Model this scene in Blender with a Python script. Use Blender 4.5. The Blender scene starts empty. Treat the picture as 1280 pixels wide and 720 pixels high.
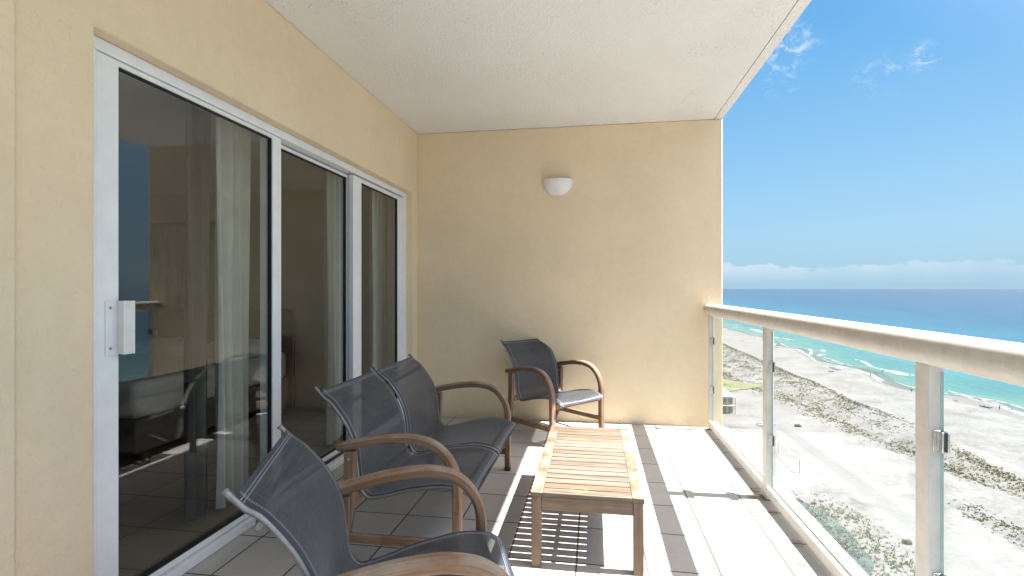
import bpy, bmesh, math, random
from mathutils import Vector, Matrix, noise
R = math.radians
rnd = random.Random(7)
sc = bpy.context.scene
C = sc.collection

# ------------------------------------------------------------------ camera, sky, sun, exposure
cam_d = bpy.data.cameras.new('camera'); cam = bpy.data.objects.new('camera', cam_d); C.objects.link(cam)
cam.location = (0, 0, 1.4)
cam.rotation_euler = (R(90), 0, math.atan(103 / 640))
cam_d.lens = 18; cam_d.sensor_width = 36; cam_d.shift_y = 1 / 1280
cam_d.clip_start = 0.02; cam_d.clip_end = 200000
sc.camera = cam

SUN_EL, SUN_AZ = R(59.3), R(1.6)          # sun stands over the sea (+X), a touch towards +Y
sd = Vector((math.cos(SUN_EL) * math.cos(SUN_AZ), math.cos(SUN_EL) * math.sin(SUN_AZ), math.sin(SUN_EL)))
sl = bpy.data.lights.new('sun', 'SUN'); sl.energy = 3.4; sl.angle = R(0.5); sl.color = (1, .955, .89)
so = bpy.data.objects.new('sun', sl); C.objects.link(so)
so.rotation_euler = (-sd).to_track_quat('-Z', 'Y').to_euler(); so.location = (30, 0, 60)

world = bpy.data.worlds.new('World'); sc.world = world; world.use_nodes = True
SKY_STRENGTH = 0.05
sc.view_settings.view_transform = 'Standard'; sc.view_settings.look = 'None'
sc.view_settings.gamma = 1; sc.view_settings.use_curve_mapping = False
sc.view_settings.exposure = 2.62
sc.render.engine = 'CYCLES'
sc.cycles.use_denoising = True
sc.cycles.max_bounces = 10; sc.cycles.diffuse_bounces = 5; sc.cycles.transparent_max_bounces = 24
sc.cycles.sample_clamp_indirect = 6
sc.cycles.caustics_reflective = False; sc.cycles.caustics_refractive = False


# ------------------------------------------------------------------ node helper
class N:
    def __init__(s, tree):
        s.t = tree; s.nodes = tree.nodes; s.links = tree.links
    def new(s, kind, **kw):
        n = s.nodes.new(kind)
        for k, v in kw.items(): setattr(n, k, v)
        return n
    def put(s, sock, v):
        if hasattr(v, 'is_output'): s.links.new(v, sock)
        elif v is not None:
            if isinstance(v, (tuple, list)) and len(v) == 3 and sock.type == 'RGBA': v = (*v, 1)
            sock.default_value = v
    def m(s, op, a, b=None, c=None, clamp=False):
        n = s.new('ShaderNodeMath', operation=op, use_clamp=clamp)
        s.put(n.inputs[0], a)
        if b is not None: s.put(n.inputs[1], b)
        if c is not None: s.put(n.inputs[2], c)
        return n.outputs[0]
    def vm(s, op, a, b=None):
        n = s.new('ShaderNodeVectorMath', operation=op)
        s.put(n.inputs[0], a)
        if b is not None:
            if op == 'SCALE': s.put(n.inputs['Scale'], b)
            else: s.put(n.inputs[1], b)
        return n.outputs['Value'] if op in ('DOT_PRODUCT', 'LENGTH', 'DISTANCE') else n.outputs[0]
    def mix(s, f, a, b, blend='MIX'):
        n = s.new('ShaderNodeMix', data_type='RGBA', blend_type=blend)
        s.put(n.inputs[0], f); s.put(n.inputs[6], a); s.put(n.inputs[7], b)
        return n.outputs[2]
    def ramp(s, f, stops, interp='LINEAR'):
        n = s.new('ShaderNodeValToRGB'); n.color_ramp.interpolation = interp
        el = n.color_ramp.elements
        while len(el) < len(stops): el.new(0.5)
        for e, (p, c) in zip(el, stops):
            e.position = p; e.color = (*c, 1) if isinstance(c, (tuple, list)) else (c, c, c, 1)
        s.put(n.inputs[0], f)
        return n.outputs[0]
    def sstep(s, x, a, b):
        n = s.new('ShaderNodeMapRange', interpolation_type='SMOOTHSTEP')
        s.put(n.inputs[0], x); n.inputs[1].default_value = a; n.inputs[2].default_value = b
        return n.outputs[0]
    def noise(s, vec, scale, detail=3, rough=.5, dist=0, out=0):
        n = s.new('ShaderNodeTexNoise'); s.put(n.inputs['Vector'], vec)
        n.inputs['Scale'].default_value = scale; n.inputs['Detail'].default_value = detail
        n.inputs['Roughness'].default_value = rough; n.inputs['Distortion'].default_value = dist
        return n.outputs[out]
    def vor(s, vec, scale, feature='F1', out=0):
        n = s.new('ShaderNodeTexVoronoi', feature=feature); s.put(n.inputs['Vector'], vec)
        n.inputs['Scale'].default_value = scale
        return n.outputs[out]
    def xyz(s, v):
        n = s.new('ShaderNodeSeparateXYZ'); s.put(n.inputs[0], v); return n.outputs
    def comb(s, x, y, z):
        n = s.new('ShaderNodeCombineXYZ'); s.put(n.inputs[0], x); s.put(n.inputs[1], y); s.put(n.inputs[2], z); return n.outputs[0]
    def pos(s): return s.new('ShaderNodeNewGeometry').outputs['Position']
    def tc(s, o='Object'): return s.new('ShaderNodeTexCoord').outputs[o]
    def attr(s, name, o='Fac'): return s.new('ShaderNodeAttribute', attribute_name=name).outputs[o]
    def bump(s, h, strength=.3, dist=.01, normal=None):
        n = s.new('ShaderNodeBump'); n.inputs['Strength'].default_value = strength
        n.inputs['Distance'].default_value = dist; s.put(n.inputs['Height'], h)
        if normal is not None: s.put(n.inputs['Normal'], normal)
        return n.outputs[0]


def material(name):
    m = bpy.data.materials.new(name); m.use_nodes = True
    n = N(m.node_tree)
    return m, n, n.nodes['Principled BSDF'], n.nodes['Material Output']


def plain(name, col, rough=.5, metal=0, var=.06, vscale=30, bump=0, bscale=200, spec=.5):
    m, n, b, o = material(name)
    p = n.tc()
    f = n.noise(p, vscale, 4, .6)
    lo = tuple(max(0, c * (1 - var * 2)) for c in col); hi = tuple(min(1, c * (1 + var)) for c in col)
    n.put(b.inputs['Base Color'], n.ramp(f, [(.3, lo), (.7, hi)]))
    n.put(b.inputs['Roughness'], n.m('MULTIPLY_ADD', n.noise(p, vscale * 2.3, 3), .16, rough - .08))
    b.inputs['Metallic'].default_value = metal; b.inputs['Specular IOR Level'].default_value = spec
    if bump: n.put(b.inputs['Normal'], n.bump(n.noise(p, bscale, 3), bump, .003))
    return m


# ------------------------------------------------------------------ world: sky plus thin clouds
def build_world():
    n = N(world.node_tree); n.nodes.clear()
    out = n.new('ShaderNodeOutputWorld'); bg = n.new('ShaderNodeBackground')
    sky = n.new('ShaderNodeTexSky', sky_type='NISHITA')
    sky.sun_disc = False; sky.sun_elevation = SUN_EL; sky.sun_rotation = R(90) - SUN_AZ
    sky.altitude = 40; sky.air_density = 1.0; sky.dust_density = 3.3; sky.ozone_density = 1.5
    d = n.vm('NORMALIZE', n.tc('Generated')); x, y, z = n.xyz(d)
    # away from the hazy glare round the sun the sea air is clear: deeper blue overhead, pale at the horizon
    clear = n.ramp(n.m('MAXIMUM', z, 0), [(0, (.425, .68, .86)), (.10, (.355, .655, .90)), (.25, (.225, .545, .875)), (.42, (.105, .42, .83)), (1, (.10, .32, .70))])
    clear = n.vm('SCALE', clear, 3.2)
    away = n.sstep(n.vm('DOT_PRODUCT', d, tuple(sd)), .86, .54)
    col = n.mix(n.m('MULTIPLY', away, .9), sky.outputs[0], clear)
    # wisps: noise confined to a few soft patches of the sky
    warp = n.vm('ADD', d, n.vm('SCALE', n.noise(d, 9, 3, .6, 0, 1), .06))
    wis = n.noise(n.vm('MULTIPLY', warp, (1, 1, 1.7)), 34, 8, .66, 1.0)
    tot = None
    for (v, r, g) in (((.461, .8215, .3355), .026, 1.0), ((.4234, .8468, .3219), .036, .6), ((.4420, .8342, .3295), .022, .5),
                      ((.3075, .867, .3922), .048, 1.0), ((.2837, .8846, .3701), .045, .85), ((.285, .897, .338), .03, .4), ((.31, .895, .318), .02, .3),
                      ((-.6, .3, .5), .2, .5), ((.7, -.5, .42), .2, .6)):
        L = Vector(v).normalized()
        k = n.m('MULTIPLY', n.sstep(n.vm('DISTANCE', warp, tuple(L + Vector((.03, .03, .03)))), r * 1.25, r * .1), g)
        tot = k if tot is None else n.m('MAXIMUM', tot, k)
    wf = n.m('MULTIPLY', tot, n.sstep(wis, .45, .70))
    col = n.mix(n.m('MULTIPLY', wf, .75), col, (2.7, 3.15, 3.5))
    # low hazy bank of cumulus over the horizon
    az = n.m('ARCTAN2', x, y)
    top = n.m('MULTIPLY_ADD', n.noise(n.comb(n.m('MULTIPLY', az, 5.0), 0, 3.1), 2.1, 5, .55), .060, .0135)
    puff = n.m('MULTIPLY_ADD', n.noise(n.comb(n.m('MULTIPLY', az, 20), n.m('MULTIPLY', z, 60), 1.7), 2.2, 5, .6), .022, -.011)
    edge = n.m('SUBTRACT', n.m('ADD', top, puff), z)
    bank = n.m('MULTIPLY', n.sstep(edge, -.0005, .0035), n.sstep(z, .004, .042))
    col = n.mix(n.m('MULTIPLY', n.m('MULTIPLY', bank, n.m('MULTIPLY_ADD', n.sstep(n.noise(n.comb(n.m('MULTIPLY', az, 4), 0, 8), 1.6, 3), .35, .65), .45, .25)), 1.0), col, (2.35, 2.75, 3.15))
    n.put(bg.inputs[0], col); bg.inputs[1].default_value = SKY_STRENGTH
    n.links.new(bg.outputs[0], out.inputs[0])
build_world()


# ------------------------------------------------------------------ mesh helpers
class MB:
    """collects shapes into one mesh (with uv)"""
    def __init__(s): s.v = []; s.f = []; s.uv = []; s.col = []
    def add(s, vs, fs, uvs=None, tint=None):
        o = len(s.v); s.v += [tuple(v) for v in vs]
        for i, f in enumerate(fs):
            s.f.append(tuple(o + k for k in f))
            s.uv.append(uvs[i] if uvs else [(0, 0)] * len(f))
            s.col.append(tint if tint is not None else .5)
        return s
    def box(s, a, b, uaxis=None):
        x0, y0, z0 = [min(p, q) for p, q in zip(a, b)]; x1, y1, z1 = [max(p, q) for p, q in zip(a, b)]
        vs = [(x0, y0, z0), (x1, y0, z0), (x1, y1, z0), (x0, y1, z0), (x0, y0, z1), (x1, y0, z1), (x1, y1, z1), (x0, y1, z1)]
        fs = [(0, 3, 2, 1), (4, 5, 6, 7), (0, 1, 5, 4), (1, 2, 6, 5), (2, 3, 7, 6), (3, 0, 4, 7)]
        dims = (x1 - x0, y1 - y0, z1 - z0)
        u = uaxis if uaxis is not None else dims.index(max(dims))
        o = [k for k in range(3) if k != u]
        r0, r1 = rnd.random() * 9, rnd.random() * 9
        uvs = [[(vs[k][u] + r0, vs[k][o[0]] + vs[k][o[1]] + r1) for k in f] for f in fs]
        return s.add(vs, fs, uvs)
    def sweep(s, path, w, h, up=(0, 0, 1), side=None, bev=.15, cap=True, taper=None):
        """rectangular bar with softened corners along a path; w across `side`, h along the path's normal"""
        P = [Vector(p) for p in path]; n = len(P); rings = []; L = 0; r0, r1 = rnd.random() * 9, rnd.random() * 9
        us = []
        for i, p in enumerate(P):
            t = (P[min(i + 1, n - 1)] - P[max(i - 1, 0)]).normalized()
            if side is not None: sv = Vector(side).normalized(); nv = t.cross(sv).normalized()
            else: sv = Vector(up).cross(t).normalized(); nv = t.cross(sv).normalized()
            if i: L += (p - P[i - 1]).length
            us.append(L)
            ww, hh = (w, h) if taper is None else (w * taper[i], h * taper[i])
            b = min(ww, hh) * bev; a, c = ww / 2, hh / 2
            prof = [(-a + b, -c), (a - b, -c), (a, -c + b), (a, c - b), (a - b, c), (-a + b, c), (-a, c - b), (-a, -c + b)]
            rings.append([p + sv * q[0] + nv * q[1] for q in prof])
        vs = [v for r in rings for v in r]; fs = []; uvs = []
        per = [0, w, w, w + h, w + h, 2 * w + h, 2 * w + h, 2 * w + 2 * h, 2 * w + 2 * h]
        for i in range(n - 1):
            for k in range(8):
                k2 = (k + 1) % 8
                fs.append((i * 8 + k, i * 8 + k2, (i + 1) * 8 + k2, (i + 1) * 8 + k))
                uvs.append([(us[i] + r0, per[k] + r1), (us[i] + r0, per[k + 1] + r1), (us[i + 1] + r0, per[k + 1] + r1), (us[i + 1] + r0, per[k] + r1)])
        if cap:
            for base, rev in ((0, True), ((n - 1) * 8, False)):
                f = [base + k for k in range(8)]
                if rev: f.reverse()
                fs.append(tuple(f)); uvs.append([(r0 + .01 * k, r1) for k in range(8)])
        return s.add(vs, fs, uvs)
    def tube(s, path, r, seg=10, cap=True, sq=1.0):
        P = [Vector(p) for p in path]; n = len(P); vs = []; fs = []
        ref = Vector((0, 0, 1))
        for i, p in enumerate(P):
            t = (P[min(i + 1, n - 1)] - P[max(i - 1, 0)]).normalized()
            if abs(t.dot(ref)) > .95: ref = Vector((1, 0, 0)) if abs(t.x) < .9 else Vector((0, 1, 0))
            a = ref.cross(t).normalized(); b = t.cross(a).normalized()
            rr = r[i] if isinstance(r, (list, tuple)) else r
            vs += [p + (a * math.cos(2 * math.pi * k / seg) + b * (math.sin(2 * math.pi * k / seg) * sq)) * rr for k in range(seg)]
        for i in range(n - 1):
            for k in range(seg):
                k2 = (k + 1) % seg
                fs.append((i * seg + k, i * seg + k2, (i + 1) * seg + k2, (i + 1) * seg + k))
        if cap:
            fs.append(tuple(reversed(range(seg)))); fs.append(tuple((n - 1) * seg + k for k in range(seg)))
        return s.add(vs, fs)
    def grid(s, fn, nu, nv, flip=False, uvfn=None):
        vs = [fn(i / nu, j / nv) for j in range(nv + 1) for i in range(nu + 1)]
        fs = []; uvs = []
        for j in range(nv):
            for i in range(nu):
                q = [j * (nu + 1) + i, j * (nu + 1) + i + 1, (j + 1) * (nu + 1) + i + 1, (j + 1) * (nu + 1) + i]
                g = [(i, j), (i + 1, j), (i + 1, j + 1), (i, j + 1)]
                if flip: q.reverse(); g.reverse()
                fs.append(tuple(q)); uvs.append([(uvfn or (lambda a, b: (a, b)))(a / nu, b / nv) for a, b in g])
        return s.add(vs, fs, uvs)
    def build(s, name, mat, parent=None, bevel=0, smooth=True, angle=40, tint=False, segs=2):
        me = bpy.data.meshes.new(name); me.from_pydata(s.v, [], s.f)
        ul = me.uv_layers.new(name='UVMap'); k = 0
        flat = [c for f in s.uv for uv in f for c in uv]
        ul.data.foreach_set('uv', flat)
        if tint:
            a = me.attributes.new('tint', 'FLOAT', 'FACE'); a.data.foreach_set('value', s.col)
        if bevel:
            bm = bmesh.new(); bm.from_mesh(me)
            ed = [e for e in bm.edges if len(e.link_faces) == 2 and e.calc_face_angle(0) > .5]
            for f in bm.faces: f.smooth = False
            res = bmesh.ops.bevel(bm, geom=ed, offset=bevel, segments=segs, profile=.5, affect='EDGES', clamp_overlap=True)
            for f in res['faces']: f.smooth = True
            bm.to_mesh(me); bm.free()
        elif smooth:
            me.polygons.foreach_set('use_smooth', [True] * len(me.polygons)); me.set_sharp_from_angle(angle=R(angle))
        me.materials.append(mat); me.update()
        o = bpy.data.objects.new(name, me); C.objects.link(o)
        if parent: o.parent = parent
        return o


def tag(o, label=None, cat=None, group=None, kind=None):
    if label: o['label'] = label
    if cat: o['category'] = cat
    if group: o['group'] = group
    if kind: o['kind'] = kind
    return o


def empty(name, loc=(0, 0, 0), rz=0, label=None, cat=None, group=None):
    o = bpy.data.objects.new(name, None); C.objects.link(o); o.location = loc; o.rotation_euler.z = rz
    o.empty_display_size = .1
    return tag(o, label, cat, group)


def copy_tree(o, parent=None):
    c = o.copy(); C.objects.link(c); c.parent = parent
    for ch in [q for q in bpy.data.objects if q.parent == o]: copy_tree(ch, c)
    return c


def crom(pts, n=8):
    P = [Vector(p) for p in pts]; out = []
    for i in range(len(P) - 1):
        p0 = P[max(i - 1, 0)]; p1 = P[i]; p2 = P[i + 1]; p3 = P[min(i + 2, len(P) - 1)]
        for k in range(n):
            t = k / n
            out.append(.5 * ((2 * p1) + (-p0 + p2) * t + (2 * p0 - 5 * p1 + 4 * p2 - p3) * t * t + (-p0 + 3 * p1 - 3 * p2 + p3) * t ** 3))
    out.append(P[-1]); return out


def lerp1(x, tab):
    if x <= tab[0][0]: return tab[0][1]
    for (a, u), (b, v) in zip(tab, tab[1:]):
        if x <= b: return u + (v - u) * (x - a) / (b - a)
    return tab[-1][1]


def sm(x, a, b):
    t = max(0, min(1, (x - a) / (b - a))); return t * t * (3 - 2 * t)


# ------------------------------------------------------------------ materials
def mat_stucco(name, col):
    m, n, b, o = material(name); p = n.pos()
    big = n.noise(p, 1.3, 4, .55); mid = n.noise(p, 14, 3)
    c = n.ramp(n.m('MULTIPLY_ADD', mid, .25, n.m('MULTIPLY', big, .75)),
               [(.3, tuple(k * .90 for k in col)), (.7, tuple(min(1, k * 1.04) for k in col))])
    xx, yy, zz = n.xyz(p)
    run = n.noise(n.comb(n.m('MULTIPLY', xx, 7), n.m('MULTIPLY', yy, 7), n.m('MULTIPLY', zz, .55)), 1.3, 5, .65)
    c = n.mix(n.m('MULTIPLY', n.sstep(run, .55, .8), .09), c, tuple(k * .74 for k in col))
    low = n.m('MULTIPLY', n.sstep(n.m('ADD', zz, n.m('MULTIPLY', n.noise(p, 5, 4, .7), .22)), .22, .10), .45)   # splash dirt along the foot of the wall
    c = n.mix(low, c, (.46, .37, .27))
    chip = n.m('MULTIPLY', n.sstep(n.noise(p, 23, 3, .7), .71, .76), .3); c = n.mix(chip, c, tuple(k * .7 for k in col))
    n.put(b.inputs['Base Color'], c); b.inputs['Roughness'].default_value = .85; b.inputs['Specular IOR Level'].default_value = .25
    lump = n.noise(p, 75, 4, .6); tr = n.vor(p, 55)
    worm = n.noise(p, 34, 2, .5, 1.2)
    h = n.m('ADD', n.m('MULTIPLY', lump, .7), n.m('ADD', n.m('MULTIPLY', tr, .35), n.m('MULTIPLY', n.sstep(worm, .5, .7), .55)))
    n.put(b.inputs['Normal'], n.bump(h, .42, .006)); return m


M_STUCCO = mat_stucco('cream_stucco', (.83, .675, .468))


def mat_popcorn():
    m, n, b, o = material('sprayed_soffit'); p = n.pos()
    big = n.noise(p, .9, 4, .6)
    pits = n.m('MULTIPLY', n.sstep(n.noise(p, 58, 2, .6), .60, .72), n.sstep(n.noise(p, 1.6, 3), .42, .66))
    c = n.ramp(big, [(.3, (.80, .785, .76)), (.7, (.86, .847, .825))])
    n.put(b.inputs['Base Color'], n.mix(n.m('MULTIPLY', pits, .55), c, (.40, .35, .28)))
    b.inputs['Roughness'].default_value = .9; b.inputs['Specular IOR Level'].default_value = .2
    h = n.m('ADD', n.m('MULTIPLY', n.sstep(n.noise(p, 52, 3, .6), .42, .66), 1), n.m('MULTIPLY', n.noise(p, 150, 2), .4))
    n.put(b.inputs['Normal'], n.bump(h, .5, .007)); return m


def mat_tile(name, tx, ty, ox, oy, col, grout, stains=False):
    m, n, b, o = material(name); p = n.pos(); x, y, z = n.xyz(p)
    wob = n.m('MULTIPLY_ADD', n.noise(p, 9, 2), .003, -.0015)
    fx = n.m('DIVIDE', n.m('SUBTRACT', n.m('ADD', x, wob), ox), tx); fy = n.m('DIVIDE', n.m('SUBTRACT', n.m('ADD', y, wob), oy), ty)
    def d(f, t):
        fr = n.m('FRACT', f); return n.m('MULTIPLY', n.m('MINIMUM', fr, n.m('SUBTRACT', 1, fr)), t)
    dist = n.m('MINIMUM', d(fx, tx), d(fy, ty))
    g = n.sstep(dist, .0058, .0036)
    wn = n.new('ShaderNodeTexWhiteNoise', noise_dimensions='3D')
    n.put(wn.inputs['Vector'], n.comb(n.m('FLOOR', fx), n.m('FLOOR', fy), 0))
    v = n.m('MULTIPLY_ADD', wn.outputs[0], .15, .90)
    cl = n.noise(p, 5.5, 5, .62, .5); sp = n.noise(p, 120, 2)
    c = n.ramp(n.m('MULTIPLY_ADD', sp, .2, n.m('MULTIPLY', cl, .8)), [(.28, tuple(k * .86 for k in col)), (.72, tuple(k * 1.06 for k in col))])
    c = n.mix(1, c, n.comb(v, v, v), 'MULTIPLY')
    gc = n.mix(n.noise(p, 3.2, 4), tuple(k * .55 for k in grout), tuple(k * 1.25 for k in grout))
    c = n.mix(n.m('MULTIPLY', g, .9), c, gc)
    if stains:
        dirt = n.m('MULTIPLY', n.sstep(n.noise(p, 2.2, 6, .7), .52, .8), .55)
        c = n.mix(dirt, c, tuple(k * .72 for k in col))
        rust = None
        nz = n.noise(p, 42, 4, .65)
        for (px, py, r, s) in ((1.034, 2.80, .030, .85), (1.075, 3.66, .075, .8), (1.09, 3.77, .05, .7), (1.02, 2.93, .022, .7), (1.10, 3.42, .045, .6), (1.085, 4.2, .05, .5), (1.09, 3.03, .06, .5), (1.0, 3.03, .05, .35)):
            q = n.m('SUBTRACT', n.vm('DISTANCE', p, (px, py, 0)), n.m('MULTIPLY_ADD', nz, .06, -.03))
            k = n.m('MULTIPLY', n.sstep(q, r, r * .55), s)
            rust = k if rust is None else n.m('MAXIMUM', rust, k)
        rust = n.m('MULTIPLY', rust, n.sstep(n.noise(p, 60, 3), .32, .5))
        c = n.mix(rust, c, (.20, .085, .045))
    n.put(b.inputs['Base Color'], c)
    n.put(b.inputs['Roughness'], n.m('MULTIPLY_ADD', g, .3, n.m('MULTIPLY_ADD', cl, .25, .36)))
    h = n.m('SUBTRACT', n.m('ADD', n.m('MULTIPLY', sp, .06), n.m('MULTIPLY', cl, .12)), g)
    n.put(b.inputs['Normal'], n.bump(h, .5, .003)); return m


M_FLOOR = mat_tile('beige_tile', .352, .396, .613, 3.027, (.475, .462, .444), (.048, .037, .027), True)
M_ROOMTILE = mat_tile('room_tile', .40, .40, -2.2, .6, (.36, .30, .235), (.15, .12, .09))


def mat_teak(name, a, c, grey=.5):
    m, n, b, o = material(name)
    uv = n.tc('UV'); u, v, _ = n.xyz(uv)
    st = n.comb(n.m('MULTIPLY', u, 3.2), n.m('MULTIPLY', v, 75), 0)
    gr = n.noise(st, 1, 6, .62, .9)
    fine = n.noise(n.comb(n.m('MULTIPLY', u, 14), n.m('MULTIPLY', v, 420), 0), 1, 3)
    p = n.pos(); wth = n.noise(p, 6, 4, .6)
    col = n.ramp(n.m('MULTIPLY_ADD', fine, .3, n.m('MULTIPLY', gr, .7)), [(.30, tuple(k * .52 for k in a)), (.5, a), (.72, c)])
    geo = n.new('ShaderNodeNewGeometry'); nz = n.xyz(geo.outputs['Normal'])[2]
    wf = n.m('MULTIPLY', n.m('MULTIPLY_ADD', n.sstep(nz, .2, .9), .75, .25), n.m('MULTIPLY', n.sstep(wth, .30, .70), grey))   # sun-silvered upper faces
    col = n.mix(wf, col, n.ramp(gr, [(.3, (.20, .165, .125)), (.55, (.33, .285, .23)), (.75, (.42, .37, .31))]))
    oi = n.new('ShaderNodeObjectInfo').outputs['Random']
    k = n.m('MULTIPLY_ADD', oi, .26, .87); col = n.mix(1, col, n.comb(k, k, k), 'MULTIPLY')
    n.put(b.inputs['Base Color'], col); n.put(b.inputs['Roughness'], n.m('MULTIPLY_ADD', gr, .25, .45))
    b.inputs['Specular IOR Level'].default_value = .35
    n.put(b.inputs['Normal'], n.bump(n.m('ADD', gr, n.m('MULTIPLY', fine, .5)), .35, .0016)); return m


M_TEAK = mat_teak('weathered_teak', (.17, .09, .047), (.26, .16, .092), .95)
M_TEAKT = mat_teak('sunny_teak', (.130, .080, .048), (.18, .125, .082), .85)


def mat_slats():
    m, n, b, o = material('teak_slats'); uv = n.tc('UV'); u, v, _ = n.xyz(uv)
    p = n.pos(); y = n.xyz(p)[1]
    wn = n.new('ShaderNodeTexWhiteNoise', noise_dimensions='1D'); n.put(wn.inputs['W'], n.m('FLOOR', n.m('DIVIDE', n.m('SUBTRACT', y, 2.5), .0705)))
    gr = n.noise(n.comb(n.m('MULTIPLY', u, 3), n.m('MULTIPLY', v, 80), n.m('MULTIPLY', wn.outputs[0], 30)), 1, 6, .62, .8)
    col = n.ramp(gr, [(.34, (.055, .038, .026)), (.47, (.132, .104, .077)), (.64, (.195, .168, .136))])
    warm = n.sstep(wn.outputs[0], .62, .95); col = n.mix(n.m('MULTIPLY', warm, .5), col, (.165, .095, .05))
    ring = n.m('ABSOLUTE', n.m('SUBTRACT', n.vm('DISTANCE', p, (-.075, 2.615, .38)), .037))
    col = n.mix(n.m('MULTIPLY', n.sstep(ring, .008, .003), .6), col, (.36, .20, .09))
    gy = n.sstep(n.m('FRACT', n.m('MULTIPLY', wn.outputs[0], 7.3)), .45, .9); col = n.mix(n.m('MULTIPLY', gy, .55), col, (.205, .185, .16))
    st = n.sstep(n.noise(p, 7, 4), .58, .74); col = n.mix(n.m('MULTIPLY', st, .4), col, (.34, .20, .10))
    n.put(b.inputs['Base Color'], col); b.inputs['Roughness'].default_value = .6
    n.put(b.inputs['Normal'], n.bump(gr, .3, .0015)); return m


M_SLAT = mat_slats()


def mat_sling():
    """woven mesh: uv is in metres (u across, v along), width in object property-free attribute"""
    m, n, b, o = material('sling_mesh')
    uv = n.tc('UV'); u, v, _ = n.xyz(uv)
    wid = n.attr('sling_w'); ln = n.attr('sling_l')
    eu = n.m('MINIMUM', u, n.m('SUBTRACT', wid, u)); ev = n.m('MINIMUM', v, n.m('SUBTRACT', ln, v))
    hem = n.m('MAXIMUM', n.sstep(eu, .034, .032), n.sstep(ev, .030, .028))
    strk = n.noise(n.comb(n.m('MULTIPLY', u, 420), n.m('MULTIPLY', v, 6), 0), 1, 4, .7)
    cross = n.noise(n.comb(n.m('MULTIPLY', u, 7), n.m('MULTIPLY', v, 380), 3), 1, 3, .6)
    wv = n.m('MULTIPLY', n.m('SINE', n.m('MULTIPLY', u, 2600)), n.m('SINE', n.m('MULTIPLY', v, 2600)))
    tex = n.m('ADD', n.m('MULTIPLY', strk, .6), n.m('MULTIPLY', cross, .4))
    col = n.ramp(tex, [(.34, (.010, .012, .016)), (.5, (.028, .034, .043)), (.66, (.085, .096, .112))])
    hc = n.ramp(tex, [(.3, (.014, .018, .026)), (.7, (.042, .051, .070))])
    col = n.mix(hem, col, hc)
    # stitches: dashed pale thread just inside the hems
    def dash(d, at, along):
        line = n.sstep(n.m('ABSOLUTE', n.m('SUBTRACT', d, at)), .0016, .0009)
        return n.m('MULTIPLY', line, n.m('GREATER_THAN', n.m('FRACT', n.m('MULTIPLY', along, 130)), .32))
    th = n.m('MAXIMUM', n.m('MAXIMUM', dash(eu, .031, v), dash(eu, .037, v)), n.m('MAXIMUM', dash(ev, .027, u), dash(ev, .017, u)))
    col = n.mix(n.m('MULTIPLY', th, .85), col, (.42, .45, .50))
    n.put(b.inputs['Base Color'], col); b.inputs['Roughness'].default_value = .48
    b.inputs['Specular IOR Level'].default_value = .35
    b.inputs['Sheen Weight'].default_value = .15; b.inputs['Sheen Roughness'].default_value = .4
    b.inputs['Sheen Tint'].default_value = (.75, .85, 1, 1)
    n.put(b.inputs['Normal'], n.bump(n.m('ADD', tex, n.m('MULTIPLY', wv, .35)), .35, .0012))
    tr = n.new('ShaderNodeBsdfTransparent'); mx = n.new('ShaderNodeMixShader')
    a = n.m('MULTIPLY', n.m('SUBTRACT', 1, hem), n.m('MULTIPLY_ADD', n.sstep(tex, .65, .35), .13, .06))
    a = n.m('MULTIPLY', a, n.m('SUBTRACT', 1, th))
    n.put(mx.inputs[0], a); n.links.new(b.outputs[0], mx.inputs[1]); n.links.new(tr.outputs[0], mx.inputs[2])
    n.links.new(mx.outputs[0], o.inputs[0]); return m


M_SLING = mat_sling()
M_ALU = plain('brushed_aluminium', (.22, .22, .22), .42, .6, .1, 60)
M_ALUD = plain('grey_painted_metal', (.16, .165, .175), .45, .4, .1, 60)
M_RUBBER = plain('dark_rubber', (.035, .033, .032), .7)
M_STEEL = plain('stainless_steel', (.60, .60, .59), .22, 1, .12, 50)
M_WHITE = plain('white_powder_coat', (.84, .85, .86), .38, 0, .03, 9)
M_WHITED = plain('white_aged_plastic', (.78, .77, .75), .4, 0, .04, 12)
M_GASKET = plain('black_gasket', (.015, .016, .018), .5)
M_SCONCE = plain('white_ceramic', (.82, .80, .77), .45, 0, .02, 8)
M_POST = plain('cream_powder_coat', (.66, .63, .58), .42, 0, .06, 14, .1, 90)
M_CURTAIN = plain('pale_curtain_cloth', (.72, .72, .64), .9, 0, .05, 9)
M_DCURTAIN = plain('dark_curtain_cloth', (.10, .095, .085), .9, 0, .1, 9)
M_RWALL = plain('room_wall_paint', (.50, .42, .31), .8, 0, .03, 3)
M_RCEIL = plain('room_ceiling_paint', (.62, .60, .56), .85, 0, .03, 3)
M_LINEN = plain('white_linen', (.74, .70, .62), .85, 0, .05, 12, .2, 40)
M_BLANKET = plain('dark_blanket', (.16, .13, .10), .9, 0, .1, 12)
M_DARKWOOD = plain('dark_wood', (.09, .05, .03), .5, 0, .2, 20)


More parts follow.
